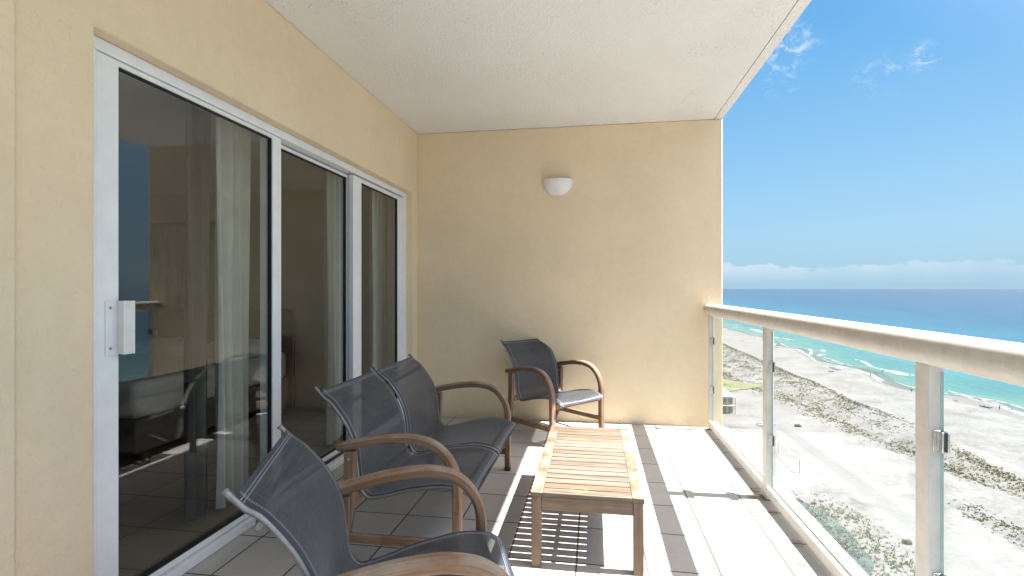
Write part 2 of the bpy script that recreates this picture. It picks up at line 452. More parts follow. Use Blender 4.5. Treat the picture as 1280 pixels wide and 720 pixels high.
def mat_rail():
    m, n, b, o = material('cream_rail_paint'); p = n.pos()
    geo = n.new('ShaderNodeNewGeometry'); nx, ny, nz = n.xyz(geo.outputs['Normal'])
    run = n.noise(n.comb(n.m('MULTIPLY', n.xyz(p)[0], 6), n.m('MULTIPLY', n.xyz(p)[1], 7), n.m('MULTIPLY', n.xyz(p)[2], 6)), 1.6, 6, .65)
    c = n.ramp(run, [(.30, (.52, .47, .415)), (.6, (.60, .565, .515))])
    # grime that collected along the inner shoulder of the tube
    z = n.xyz(p)[2]
    band = n.m('MULTIPLY', n.sstep(n.m('ABSOLUTE', n.m('SUBTRACT', z, 1.212)), .035, .008), n.sstep(n.noise(p, 10, 6, .7), .44, .72))
    c = n.mix(n.m('MULTIPLY', band, .35), c, (.34, .28, .22))
    spk = n.sstep(n.noise(p, 60, 3, .7), .66, .74); c = n.mix(n.m('MULTIPLY', spk, .45), c, (.25, .22, .19))
    n.put(b.inputs['Base Color'], c); n.put(b.inputs['Roughness'], n.m('MULTIPLY_ADD', run, .2, .4))
    n.put(b.inputs['Normal'], n.bump(n.noise(p, 120, 3), .12, .003)); return m


M_RAIL = mat_rail()


def mat_glass(name, tint, f0, gain, film=0):
    m, n, b, o = material(name); n.nodes.remove(b)
    lw = n.new('ShaderNodeLayerWeight'); lw.inputs[0].default_value = .5
    f = n.m('MULTIPLY_ADD', n.m('POWER', lw.outputs['Facing'], 5), gain, f0, clamp=True)
    gl = n.new('ShaderNodeBsdfGlossy'); gl.inputs['Roughness'].default_value = 0.0; gl.inputs[0].default_value = (.95, .98, 1, 1)
    tr = n.new('ShaderNodeBsdfTransparent')
    c = n.ramp(n.noise(n.pos(), 1.7, 3), [(.3, tuple(k * .985 for k in tint)), (.7, tint)])
    n.put(tr.inputs[0], c)
    mx = n.new('ShaderNodeMixShader'); n.put(mx.inputs[0], f)
    n.links.new(tr.outputs[0], mx.inputs[1]); n.links.new(gl.outputs[0], mx.inputs[2]); n.links.new(mx.outputs[0], o.inputs[0])
    if film:      # dried salt spray: a thin uneven veil
        p = n.pos(); x, y, z = n.xyz(p)
        streak = n.noise(n.comb(n.m('MULTIPLY', y, 9), n.m('MULTIPLY', z, 1.3), 0), 1.2, 5, .65)
        df = n.new('ShaderNodeBsdfDiffuse'); df.inputs[0].default_value = (.75, .77, .78, 1); m2 = n.new('ShaderNodeMixShader')
        n.put(m2.inputs[0], n.m('MULTIPLY', n.m('MULTIPLY_ADD', n.sstep(streak, .35, .75), 1.2, .35), film))
        n.links.new(mx.outputs[0], m2.inputs[1]); n.links.new(df.outputs[0], m2.inputs[2]); n.links.new(m2.outputs[0], o.inputs[0])
    return m


M_DOORGLASS = mat_glass('tinted_door_glass', (.90, .91, .90), .06, .55)
M_RAILGLASS = mat_glass('clear_rail_glass', (.965, .985, .98), .018, .35, .030)
M_GLASSEDGE = plain('green_glass_edge', (.36, .50, .49), .15, 0, .05, 40)

# ------------------------------------------------------------------ the balcony shell
BW, WX, EX, CZ = 5.43, -1.93, 1.275, 3.115
fl = MB().box((WX - .08, -.9, -.22), (1.300, BW + .3, 0)).build('floor', M_FLOOR); tag(fl, kind='structure')
trim = MB().box((1.303, -.9, -.05), (1.316, BW, .004)).build('floor_edge_strip', M_WHITE); tag(trim, kind='structure')
ce = MB()
ce.box((WX - .25, -.9, CZ), (1.192, BW + .3, CZ + .22)); ce.box((1.192, -.9, CZ + .014), (1.2, BW + .3, CZ + .22)); ce.box((1.2, -.9, CZ), (EX, BW + .3, CZ + .22))
tag(ce.build('ceiling', mat_popcorn()), kind='structure')

# wall that holds the sliding door: one sheet with an opening, softened arris round it
def door_wall():
    ys = [-.9, 1.722, 5.283, BW]; zs = [0.002, 2.432, CZ]
    mb = MB(); t = .30
    idx = {}
    vs = []
    for k, X in enumerate((WX, WX - t)):
        for i, y in enumerate(ys):
            for j, z in enumerate(zs): idx[k, i, j] = len(vs); vs.append((X, y, z))
    fs = []
    cells = [(0, 0), (0, 1), (1, 1), (2, 0), (2, 1)]
    for (i, j) in cells:
        q = [(i, j), (i + 1, j), (i + 1, j + 1), (i, j + 1)]
        fs.append(tuple(idx[0, a, b] for a, b in q)); fs.append(tuple(idx[1, a, b] for a, b in reversed(q)))
        for (a, b), (c, d), nb in (((i, j), (i + 1, j), (i, j - 1)), ((i + 1, j), (i + 1, j + 1), (i + 1, j)), ((i + 1, j + 1), (i, j + 1), (i, j + 1)), ((i, j + 1), (i, j), (i - 1, j))):
            if nb not in cells: fs.append((idx[0, c, d], idx[0, a, b], idx[1, a, b], idx[1, c, d]))
    mb.add(vs, fs)
    w = mb.build('stucco_wall', M_STUCCO, bevel=.014, segs=3)
    tag(w, 'cream stucco wall with rounded edges surrounding the sliding glass door', 'wall')
    p = MB().box((WX - .1, -.89, .003), (WX + .022, 1.431, CZ - .002)).build('stucco_pier', M_STUCCO, w, bevel=.012)
door_wall()
ew = MB().box((WX - .35, BW, -.2), (EX, BW + .26, CZ - .002)).build('stucco_wall', M_STUCCO, bevel=.008, segs=3)
tag(ew, 'blank cream stucco end wall carrying the white wall light', 'wall')

# ------------------------------------------------------------------ sliding door
def sliding_door():
    d = empty('sliding_door', (-2.0, 1.722, 0), 0, 'white framed three panel sliding glass door in the cream wall', 'door')
    ox, oy = -2.0, 1.722
    def bx(mb, x0, x1, y0, y1, z0, z1): mb.box((x0 - ox, y0 - oy, z0), (x1 - ox, y1 - oy, z1)); return mb
    f = MB()
    bx(f, -2.12, -2.004, 1.724, 1.792, .05, 2.378); bx(f, -2.12, -2.004, 5.185, 5.281, .05, 2.378)
    bx(f, -2.12, -2.000, 1.724, 5.281, 2.378, 2.429); bx(f, -2.12, -1.985, 1.724, 5.281, .003, .05)
    f.build('frame', M_WHITE, d, bevel=.003)
    t = MB(); bx(t, -2.118, -2.03, 1.794, 5.183, .0505, .056); t.build('floor_track', M_GASKET, d)
    def panel(name, X, y0, y1, sl, sr, ztop, zbot, tr=.05, br=.05):
        e = bpy.data.objects.new(name, None); C.objects.link(e); e.parent = d; e.empty_display_size = .1
        s = MB()
        bx(s, X - .022, X + .022, y0, y0 + sl, zbot, ztop); bx(s, X - .022, X + .022, y1 - sr, y1, zbot, ztop)
        bx(s, X - .0215, X + .0215, y0 + sl, y1 - sr, ztop - tr, ztop); bx(s, X - .0215, X + .0215, y0 + sl, y1 - sr, zbot, zbot + br)
        s.build('panel_frame', M_WHITE, e, bevel=.002)
        g = MB(); a0, a1, b0, b1 = y0 + sl, y1 - sr, zbot + br, ztop - tr; k = .006
        for (p, q) in (((a0, b0), (a0 + k, b1)), ((a1 - k, b0), (a1, b1)), ((a0 + k, b0), (a1 - k, b0 + k)), ((a0 + k, b1 - k), (a1 - k, b1))):
            bx(g, X - .012, X + .0135, p[0], q[0], p[1], q[1])
        g.build('gasket', M_GASKET, e)
        gl = MB(); bx(gl, X - .003, X + .003, a0 + .001, a1 - .001, b0 + .001, b1 - .001)
        gl.build('pane', M_DOORGLASS, e, smooth=False)
        return e
    p1 = panel('sliding_panel', -2.030, 1.794, 3.045, .100, .088, 2.374, .057, .022, .028)
    p2 = panel('fixed_panel', -2.085, 2.97, 4.155, .085, .105, 2.362, .057, .022, .035)
    p3 = panel('fixed_panel', -2.030, 4.05, 5.182, .155, .135, 2.362, .057, .035, .035)
    h = MB(); bx(h, -2.008, -2.001, 1.83, 1.893, 1.120, 1.350)
    ho = h.build('handle', M_WHITE, p1, bevel=.002)
    g = MB(); bx(g, -2.001, -1.972, 1.880, 1.905, 1.123, 1.348); bx(g, -1.972, -1.958, 1.872, 1.925, 1.122, 1.349)
    for k in range(3): bx(g, -1.958, -1.9555, 1.882 + k * .014, 1.889 + k * .014, 1.124, 1.347)
    g.build('grip', M_WHITED, ho, bevel=.002)
    for z in (1.15, 1.32):
        MB().tube([(-2.001 - ox, 1.848 - oy, z), (-1.997 - ox, 1.848 - oy, z)], .006, 10).build('screw', M_STEEL, ho)
sliding_door()

# ------------------------------------------------------------------ room behind the glass
RX0, RY0, RY1, RZ = -6.3, .2, 5.55, 2.55
rf = MB().box((RX0, RY0, -.2), (-2.122, RY1, .012)).build('room_floor', M_ROOMTILE); tag(rf, kind='structure')
rc = MB().box((RX0 - .1, RY0 - .1, RZ), (-2.232, RY1 + .1, RZ + .1)).build('room_ceiling', M_RCEIL); tag(rc, kind='structure')
rw = MB().box((RX0 - .1, RY0 - .1, -.2), (RX0, RY1 + .1, RZ)).box((RX0, RY1, -.2), (-2.232, RY1 + .1, RZ)).box((RX0, RY0 - .1, -.2), (-2.232, RY0, RZ)).build('room_wall', M_RWALL)
tag(rw, kind='structure')


def curtain(y0, y1, label, mat=M_CURTAIN, x=-2.30, folds=5, amp=.035, name='curtain'):
    def fn(u, v):
        y = y0 + (y1 - y0) * u; z = .05 + 2.44 * v
        a = amp * (1.15 - .35 * v)
        return (x + a * math.sin(u * folds * 2 * math.pi + .6 * math.sin(v * 2)) + .3 * a * math.sin(u * folds * 4.4 + 1), y + .012 * math.sin(v * 5 + u * 9), z)
    mb = MB().grid(fn, folds * 14, 12)
    def fn2(u, v):
        q = fn(u, v); return (q[0] - .004, q[1], q[2])
    mb.grid(fn2, folds * 14, 12, True)
    o = mb.build(name, mat, smooth=True, angle=180); tag(o, label, 'curtain', 'curtains inside the sliding door'); return o


curtain(2.81, 3.10, 'pale curtain gathered behind the front sliding pane beside its handle end', folds=3)
curtain(2.62, 2.80, 'narrow dark curtain beside the pale curtain in the front pane', M_DCURTAIN, -2.34, 2)
curtain(4.12, 4.52, 'pale curtain behind the middle glass pane of the door', folds=4)
curtain(5.03, 5.46, 'pale curtain behind the farthest narrow glass pane', folds=4)


def bed():
    b = empty('bed', (-4.35, 4.45, .012), 0, 'bed with white linen seen dimly through the sliding door', 'bed')
    MB().box((-.85, -1.0, .10), (.85, 1.0, .36)).build('base', M_BLANKET, b, bevel=.02)
    MB().box((-.84, -1.0, .362), (.84, 1.0, .66)).build('mattress', M_LINEN, b, bevel=.06, segs=4)
    MB().box((-.9, 1.01, 0), (.9, 1.06, 1.15)).build('headboard', M_DARKWOOD, b, bevel=.01)
    for sx in (-.42, .42):
        def fn(u, v):
            a = (u - .5) * 2; c = (v - .5) * 2
            h = (max(0, 1 - abs(a) ** 3.2) * max(0, 1 - abs(c) ** 3.2)) ** .5
            return (sx + a * .36, .68 + c * .25, .67 + .16 * h + .02 * noise.noise(Vector((a * 3, c * 3, sx))))
        m = MB().grid(fn, 20, 16); m.box((sx - .3, .5, .655), (sx + .3, .86, .672))
        m.build('pillow', M_LINEN, b, smooth=True, angle=180)
    for sx in (-.8, .8):
        for sy in (-.9, .9): MB().box((sx - .04, sy - .04, 0), (sx + .04, sy + .04, .099)).build('leg', M_DARKWOOD, b)
bed()


def picture():
    p = empty('framed_picture', (-4.75, RY1 - .002, 1.55), 0, 'large brown abstract picture hanging on the room wall above the bed', 'picture')
    m, n, b, o = material('abstract_painting'); c = n.tc(); x, y, z = n.xyz(c)
    st = n.noise(n.comb(n.m('MULTIPLY', x, 5), 0, n.m('MULTIPLY', z, 1.4)), 1.6, 3, .5)
    col = n.ramp(st, [(.35, (.10, .06, .04)), (.5, (.25, .17, .10)), (.65, (.36, .25, .15))])
    blob = n.sstep(n.vm('DISTANCE', n.comb(n.m('MULTIPLY', x, 1.8), 0, z), (.05, 0, .25)), .26, .18)
    n.put(b.inputs['Base Color'], n.mix(blob, col, (.42, .14, .05))); b.inputs['Roughness'].default_value = .7
    MB().box((-.60, -.028, -.60), (.60, -.012, .60)).build('canvas', m, p)
    f = MB()
    for a, q in (((-.66, -.04, -.66), (-.601, 0, .66)), ((.601, -.04, -.66), (.66, 0, .66)), ((-.601, -.04, -.66), (.601, 0, -.601)), ((-.601, -.04, .601), (.601, 0, .66))): f.box(a, q)
    f.build('frame', M_DARKWOOD, p)
picture()

# ------------------------------------------------------------------ wall light
def sconce():
    s = empty('wall_light', (-.385, BW - .002, 2.55), 0, 'white half bowl wall light mounted on the end wall', 'wall light')
    def sh(r0, r1, mb, flip):
        def fn(u, v):
            th = math.pi * u; ph = v * math.pi / 2
            return (-r0 * math.cos(th) * math.cos(ph) ** .8, -r1 * math.sin(th) * math.cos(ph) ** .8, -r0 * 1.04 * math.sin(ph))
        mb.grid(fn, 32, 14, flip)
    m = MB(); sh(.160, .115, m, True); sh(.152, .107, m, False)
    def rim(u, v):
        th = math.pi * u; r = .152 + .008 * v; q = .107 + .008 * v
        return (-r * math.cos(th), -q * math.sin(th), .0015)
    m.grid(rim, 32, 1, True)
    m.build('bowl', M_SCONCE, s, smooth=True, angle=50)
    MB().box((-.10, -.012, -.11), (.10, -.001, -.005)).build('back_plate', M_WHITE, s)
    l = MB().tube([(0, -.012, -.06), (0, -.05, -.06)], .018, 12); l.tube([(0, -.05, -.08), (0, -.052, -.02)], [.012, .022], 12)
    l.build('bulb', M_SCONCE, s)
sconce()

# ------------------------------------------------------------------ railing
RXc = 1.148
def railing():
    r = empty('balcony_railing', (RXc, 0, 0), 0, 'balcony railing of glass panes under a thick round cream handrail', 'railing')
    n = 40
    path = [(0, 5.425, 1.194)] + [(0, 5.41 - i * (6.2 / n), 1.194) for i in range(n + 1)]
    mb = MB().tube(path, [.045] + [.058] * (n + 1), 28); mb.build('handrail', M_RAIL, r, smooth=True, angle=60)
    posts = [(5.345, .030), (3.655, .075), (1.985, .075), (.315, .075), (-.78, .075)]
    for (y, w) in posts:
        p = MB().box((-.024, y - w / 2, .004), (.024, y + w / 2, 1.142)).build('post', M_POST, r, bevel=.003)
        MB().box((-.04, y - w / 2 - .012, .0005), (.04, y + w / 2 + .012, .004)).build('base_plate', M_RUBBER if w < .05 else M_ALUD, p)
    for k in range(len(posts) - 1):
        y1 = posts[k][0] - posts[k][1] / 2; y0 = posts[k + 1][0] + posts[k + 1][1] / 2
        b = MB(); b.box((-.024, y0 + .002, .032), (.002, y1 - .002, .090)); b.box((.018, y0 + .002, .032), (.028, y1 - .002, .088)); b.box((.002, y0 + .002, .032), (.018, y1 - .002, .05))
        br = b.build('bottom_rail', M_POST, r, bevel=.0025)
        MB().box((.0022, y0 + .003, .0505), (.0178, y1 - .003, .080)).build('gasket', M_GASKET, br)
        g = MB().box((.006, y0 + .014, .0805), (.014, y1 - .014, 1.12)).build('glass_panel', M_RAILGLASS, r, smooth=False)
        MB().box((.0058, y0 + .010, .0805), (.0142, y0 + .0138, 1.12)).build('polished_edge', M_GLASSEDGE, g)
        MB().box((.0058, y1 - .0138, .0805), (.0142, y1 - .010, 1.12)).build('polished_edge', M_GLASSEDGE, g)
        for (ye, s) in ((y0, 1), (y1, -1)):
            for z in (.40, .885):
                c = MB()
                c.box((-.012, ye, z - .034), (.024, ye + s * .004, z + .034))
                c.box((-.002, ye + s * .004, z - .034), (.0045, ye + s * .032, z + .034)); c.box((.0155, ye + s * .004, z - .034), (.022, ye + s * .032, z + .034))
                co = c.build('glass_clip', M_STEEL, r, bevel=.001)
                MB().box((.0046, ye + s * .0142, z - .032), (.0154, ye + s * .030, z + .032)).build('rubber_insert', M_GASKET, co)
railing()

# ------------------------------------------------------------------ sling furniture
SL = [(-.470, .862), (-.440, .832), (-.397, .80), (-.330, .715), (-.290, .64), (-.266, .56), (-.255, .46), (-.243, .385), (-.200, .330), (-.120, .338), (0, .372), (.10, .392), (.20, .403), (.29, .393), (.338, .372), (.352, .352)]
ARM = [(-.332, .598), (-.30, .604), (-.22, .622), (-.09, .646), (.03, .655), (.10, .649), (.165, .630), (.222, .588), (.264, .527), (.285, .46), (.289, .40), (.289, .385)]


def seat_furniture(name, label, cat, hw, slings, loc, rz, front_z=0, group=None):
    t = empty(name, loc, rz, label, cat, group)
    prof = crom([(x, 0, z) for x, z in SL], 5); n = len(prof)
    nor = []
    for i in range(n):
        tg = (prof[min(i + 1, n - 1)] - prof[max(i - 1, 0)]).normalized(); nor.append(Vector((tg.z, 0, -tg.x)))   # points to the sitter's side
    nor = [(-v if v.z < -.2 or (abs(v.z) <= .2 and v.x < 0) else v) for v in nor]
    lens = [0]
    for i in range(1, n): lens.append(lens[-1] + (prof[i] - prof[i - 1]).length)
    for (y0, y1) in slings:
        W = y1 - y0; cols = [0, .006, .016, .03] + [.03 + (W - .06) * k / 12 for k in range(1, 12)] + [W - .03, W - .016, W - .006, W]
        vs = []; uvs = {}
        for i in range(n):
            for j, u in enumerate(cols):
                e = min(u, W - u)
                drop = -.017 * (1 - min(1, e / .016)) ** 2
                sag = -.016 * math.sin(math.pi * u / W) * (1 if .1 < i / n < .98 else .3)
                wr = .0025 * noise.noise(Vector((u * 6, lens[i] * 5, y0 * 7)))
                q = prof[i] + nor[i] * (drop + sag + wr + .014)
                vs.append((q.x, y0 + u, q.z))
        m = len(cols); fs = []; uv = []
        for i in range(n - 1):
            for j in range(m - 1):
                fs.append((i * m + j, i * m + j + 1, (i + 1) * m + j + 1, (i + 1) * m + j))
                uv.append([(cols[j], lens[i]), (cols[j + 1], lens[i]), (cols[j + 1], lens[i + 1]), (cols[j], lens[i + 1])])
        s = MB().add(vs, fs, uv).build('sling', M_SLING, t, smooth=True, angle=180)
        for nm, val in (('sling_w', W), ('sling_l', lens[-1])):
            a = s.data.attributes.new(nm, 'FLOAT', 'POINT'); a.data.foreach_set('value', [val] * len(s.data.vertices))
        for yy, sgn in ((y0, 1), (y1, -1)):
            q0 = prof[0] + (prof[0] - prof[2]).normalized() * .022
            path = [q0] + [prof[i] for i in range(n)]
            path = [Vector((p.x, yy + sgn * .0095, p.z)) for p in path]
            ro = MB().sweep(path, .017, .016, side=(0, 1, 0), bev=.3).build('side_rail', M_ALU, t)
            k = MB(); d0 = (path[0] - path[2]).normalized(); k.sweep([path[0] + d0 * .0005, path[0] + d0 * .008], .020, .020, side=(0, 1, 0), bev=.35)
            k.build('end_cap', M_ALUD, ro)
        br = [Vector((-.408 - .045 * math.sin(math.pi * k / 14), y0 + .02 + (W - .04) * k / 14, .782 - .035 * math.sin(math.pi * k / 14))) for k in range(15)]
        MB().sweep(br, .028, .016, side=(.6, 0, .8), bev=.3).build('back_brace', M_ALUD, t)
    # teak frame
    arm = crom([(x, 0, z) for x, z in ARM], 6)
    for s in (-1, 1):
        y = s * hw
        ap = [Vector((p.x, y, p.z)) for p in arm]
        ap = [ap[0] + Vector((-.008, 0, -.002))] + ap
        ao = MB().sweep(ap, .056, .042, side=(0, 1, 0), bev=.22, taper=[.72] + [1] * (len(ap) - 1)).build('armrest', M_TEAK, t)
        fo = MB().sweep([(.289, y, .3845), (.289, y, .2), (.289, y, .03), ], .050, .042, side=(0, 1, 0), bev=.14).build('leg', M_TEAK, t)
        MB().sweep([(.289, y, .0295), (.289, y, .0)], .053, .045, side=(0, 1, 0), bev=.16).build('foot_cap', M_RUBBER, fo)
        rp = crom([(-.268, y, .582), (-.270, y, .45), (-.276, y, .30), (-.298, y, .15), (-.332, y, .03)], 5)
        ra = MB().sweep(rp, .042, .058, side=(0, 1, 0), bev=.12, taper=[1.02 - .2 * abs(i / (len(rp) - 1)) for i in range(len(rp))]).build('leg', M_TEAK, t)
        MB().sweep([(-.332, y, .0295), (-.338, y, 0)], .040, .050, side=(0, 1, 0), bev=.16).build('foot_cap', M_RUBBER, ra)
        MB().sweep([(-.276, y, .142), (0, y, .143), (.267, y, .145)], .028, .044, side=(0, 1, 0), bev=.1).build('stretcher', M_TEAK, t)
        for (bx_, bz) in ((-.268, .545), (.289, .31)):
            for ss in (-1, 1):
                w = .021 if bx_ < 0 else .025
                MB().tube([(bx_, y + ss * w, bz), (bx_, y + ss * (w + .003), bz)], .0075, 10).build('bolt', M_STEEL, t)
    MB().sweep([(.286, -hw + .026, .345), (.286, 0, .345), (.286, hw - .026, .345)], .026, .050, side=(1, 0, 0), bev=.1).build('front_rail', M_TEAK, t)
    MB().sweep([(-.262, -hw + .022, .335), (-.262, 0, .335), (-.262, hw - .022, .335)], .026, .050, side=(1, 0, 0), bev=.1).build('rear_rail', M_TEAK, t)
    return t


seat_furniture('loveseat', 'teak armed two seat loveseat with dark mesh sling backs before the sliding door', 'loveseat', .735,
               [(-.695, -.022), (.022, .695)], (-.95, 3.165, 0), 0)
seat_furniture('armchair', 'teak armchair with dark mesh sling turned towards the table against the end wall', 'armchair', .335,
               [(-.297, .297)], (-.372, 4.985, 0), R(-40.5), group='mesh sling armchairs')
seat_furniture('armchair', 'foreground teak armchair with blue grey mesh sling, its pale stitched hems close to the viewer', 'armchair', .360,
               [(-.328, .328)], (-.60, 1.655, 0), R(22), group='mesh sling armchairs')

# ------------------------------------------------------------------ coffee table
def table():
    x0, x1, y0, y1, zt = -.318, .242, 2.555, 3.825, .380
    t = empty('coffee_table', ((x0 + x1) / 2, (y0 + y1) / 2, 0), 0, 'low slatted teak coffee table standing in the sunlight', 'table')
    hx, hy = (x1 - x0) / 2, (y1 - y0) / 2
    for s in (-1, 1): MB().box((s * hx, -hy, zt - .024), (s * (hx - .060), hy, zt)).build('side_board', M_TEAKT, t, bevel=.003)
    sl = MB(); n = 18; pitch = 2 * hy / n
    for k in range(n):
        a = -hy + k * pitch + (0 if k == 0 else .0045); b = -hy + (k + 1) * pitch - (0 if k == n - 1 else .0045)
        dz = rnd.uniform(-.0008, .0006)
        sl.box((-hx + .0605, a, zt - .020 + dz), (hx - .0605, b, zt - .0005 + dz), uaxis=0)
    sl.build('slatted_top', M_SLAT, t, bevel=.0022)
    MB().box((.03, -hy + .04, zt - .040), (.046, hy - .04, zt - .0225)).build('batten', M_TEAK, t, bevel=.002)
    for s in (-1, 1):
        MB().box((s * (hx - .020), -hy + .06, zt - .092), (s * (hx - .042), hy - .06, zt - .0245)).build('apron', M_TEAKT, t, bevel=.002)
        MB().box((-hx + .054, s * (hy - .012), zt - .092), (hx - .054, s * (hy - .036), zt - .0245)).build('apron', M_TEAKT, t, bevel=.002)
        for q in (-1, 1):
            MB().box((s * (hx - .004), q * (hy - .005), 0), (s * (hx - .053), q * (hy - .055), zt - .0245)).build('leg', M_TEAKT, t, bevel=.004)
table()

# ------------------------------------------------------------------ beach, dunes, sea
G = 1.4 - 44; SEA = G - .35
SHORE = [(-4000, 150), (0, 146), (196, 147), (205, 148), (217, 149.5), (231, 150.5), (238, 148.5), (242, 141), (246, 136), (252, 133.5), (269, 134.5), (290, 140), (308, 141), (324, 137.5), (338, 133), (370, 139.5), (404, 146.5), (421, 139.5), (486, 147.5), (598, 142), (760, 146), (1200, 141), (4000, 150), (9e4, 150)]


def shore(y): return lerp1(y, SHORE) + (.8 * noise.noise(Vector((y * .05, 2, 0))) if abs(y) < 2000 else 0)


def drysand(y):      # landward limit of the wet sand
    base = shore(y)
    return lerp1(y, [(-4000, base - 9), (196, 141.5), (231, 139), (238, 136.5), (244, 133.5), (252, base - 2.5), (400, base - 3), (900, base - 5), (9e4, base - 9)])


def vegd(x, y):
    """how thickly dune plants grow at a spot (0..1)"""
    p = Vector((x * .045, y * .045, 1.3)); nz = noise.fractal(p, 1, 2, 4)
    p2 = Vector((x * .16, y * .16, 4.0)); n2 = noise.fractal(p2, 1, 2, 3)
    wig = 3.0 * noise.noise(Vector((0, y * .03, 0)))
    sea = 99.5 + wig * .5 + lerp1(y, [(60, -5), (130, -4), (170, 0), (600, 0)])
    land = lerp1(y, [(60, 88), (120, 86), (140, 80), (160, 76), (200, 70), (228, 66), (245, 52), (600, 40), (2000, 20)]) + 3 * nz
    v = 0
    if land < x < sea:
        d = sea - x; w = max(4, sea - land)
        ridge = max(0, 1 - abs(d - 2.2) / 3.2)
        rear = max(0, 1 - abs(d - w * .72) / (w * .22)) * (.55 + .6 * n2)
        v = max(ridge * (.75 + .6 * nz), .24 + .5 * n2 + .25 * nz, rear)
        v *= sm(x, land, land + 3)
    # loose tufts in front of the scarp, near right
    e = ((x - 74.5) / 4.5) ** 2 + ((y - 108) / 13) ** 2
    if e < 1.3: v = max(v, (1.1 - e) * .42 * (.6 + 1.6 * max(0, n2 + .15)))
    # thick green growth round the added green sheet
    e = ((x - 45.5) / 6.5) ** 2 + ((y - 101) / 18) ** 2
    if e < 1.4: v = max(v, (1.35 - e) * .62 * (.75 + .9 * n2))
    return max(0, min(1, v))


def scarp(x, y):
    h = 1.7 * sm(x, 78, 96) * (1 - sm(x, 99.2, 103.5)) if 60 < y < 2500 else 0
    return h * (.75 + .5 * noise.noise(Vector((x * .03, y * .03, 7))))


def sandz(x, y):
    s = shore(y)
    z = G + .35 * noise.fractal(Vector((x * .03, y * .03, 0)), 1, 2, 3) * (1 - sm(x, 100, 125)) + scarp(x, y)
    e = ((x - 40.5) / 5.6) ** 2 + ((y - 101) / 17) ** 2
    z -= .9 * max(0, 1 - e) ** .7 if e < 1 else 0
    if x > s - 22:
        tgt = SEA - (x - s) * (.030 if x < s else .022)
        z = z + (tgt - z) * sm(x, s - 22, s - 6)
    return z


def axis(a, b, step, lo, hi):
    core = [a + i * step for i in range(int((b - a) / step) + 1)]
    return [v for v in lo if v < a] + core + [v for v in hi if v > core[-1]]


def ground():
    xs = axis(-30, 205, 2.0, [-60000, -15000, -3000, -800, -250, -100, -60], [230, 400, 900])
    ys = axis(40, 700, 2.5, [-60000, -9000, -2000, -600, -200, -80, 0], [720, 760, 820, 900, 1000, 1150, 1350, 1700, 2300, 3500, 6000, 12000, 60000])
    vs = []; wet = []; veg = []; pth = []
    for y in ys:
        dsn = drysand(y)
        for x in xs:
            vs.append((x, y, sandz(x, y)))
            wet.append(sm(x, dsn - 1.2, dsn + 1.6)); veg.append(vegd(x, y) if y < 3000 else .3)
            c = 60.5 + lerp1(y, [(60, 3), (100, -1), (140, 0), (180, 2.5), (240, -4)]); d = abs(x - c)
            pth.append((1 - sm(d, 2.5, 6)) * sm(y, 70, 100) * (1 - sm(y, 170, 215)))
    nx = len(xs); fs = [(j * nx + i, j * nx + i + 1, (j + 1) * nx + i + 1, (j + 1) * nx + i) for j in range(len(ys) - 1) for i in range(nx - 1)]
    m, n, b, o = material('white_sand'); p = n.pos()
    x, y, z = n.xyz(p)
    wv = n.noise(p, .09, 5, .6); md = n.noise(p, .9, 5, .65); fn = n.noise(p, 4.5, 3, .6)
    col = n.ramp(n.m('MULTIPLY_ADD', md, .5, n.m('MULTIPLY', wv, .5)), [(.36, (.082, .081, .08)), (.50, (.138, .1365, .135)), (.64, (.178, .1765, .175))])
    # tyre and foot tracks: long streaks running along the beach
    tr = n.noise(n.comb(n.m('MULTIPLY', x, .55), n.m('MULTIPLY', y, .035), 0), 1.5, 5, .7, .4)
    col = n.mix(n.m('MULTIPLY', n.sstep(tr, .50, .66), .55), col, (.135, .132, .128))
    vg = n.attr('veg'); vn = n.sstep(n.m('ADD', n.noise(p, .75, 5, .7), n.m('MULTIPLY', vg, .55)), .55, .95)
    col = n.mix(n.m('MULTIPLY', vn, n.sstep(vg, .03, .30)), col, (.118, .114, .084))
    col = n.mix(n.m('MULTIPLY', n.attr('path'), .6), col, (.155, .155, .155))
    col = n.mix(n.m('MULTIPLY', n.attr('wet'), .85), col, (.125, .118, .11))
    n.put(b.inputs['Base Color'], col)
    n.put(b.inputs['Roughness'], n.m('MULTIPLY_ADD', n.attr('wet'), -.5, .9)); b.inputs['Specular IOR Level'].default_value = .25
    h = n.m('ADD', n.m('MULTIPLY', md, .6), n.m('MULTIPLY', fn, .5))
    n.put(b.inputs['Normal'], n.bump(h, .55, .35))
    o_ = MB().add(vs, fs).build('ground', m, smooth=True, angle=180)
    for nm, arr in (('wet', wet), ('veg', veg), ('path', pth)):
        a = o_.data.attributes.new(nm, 'FLOAT', 'POINT'); a.data.foreach_set('value', arr)
    tag(o_, kind='structure')
ground()


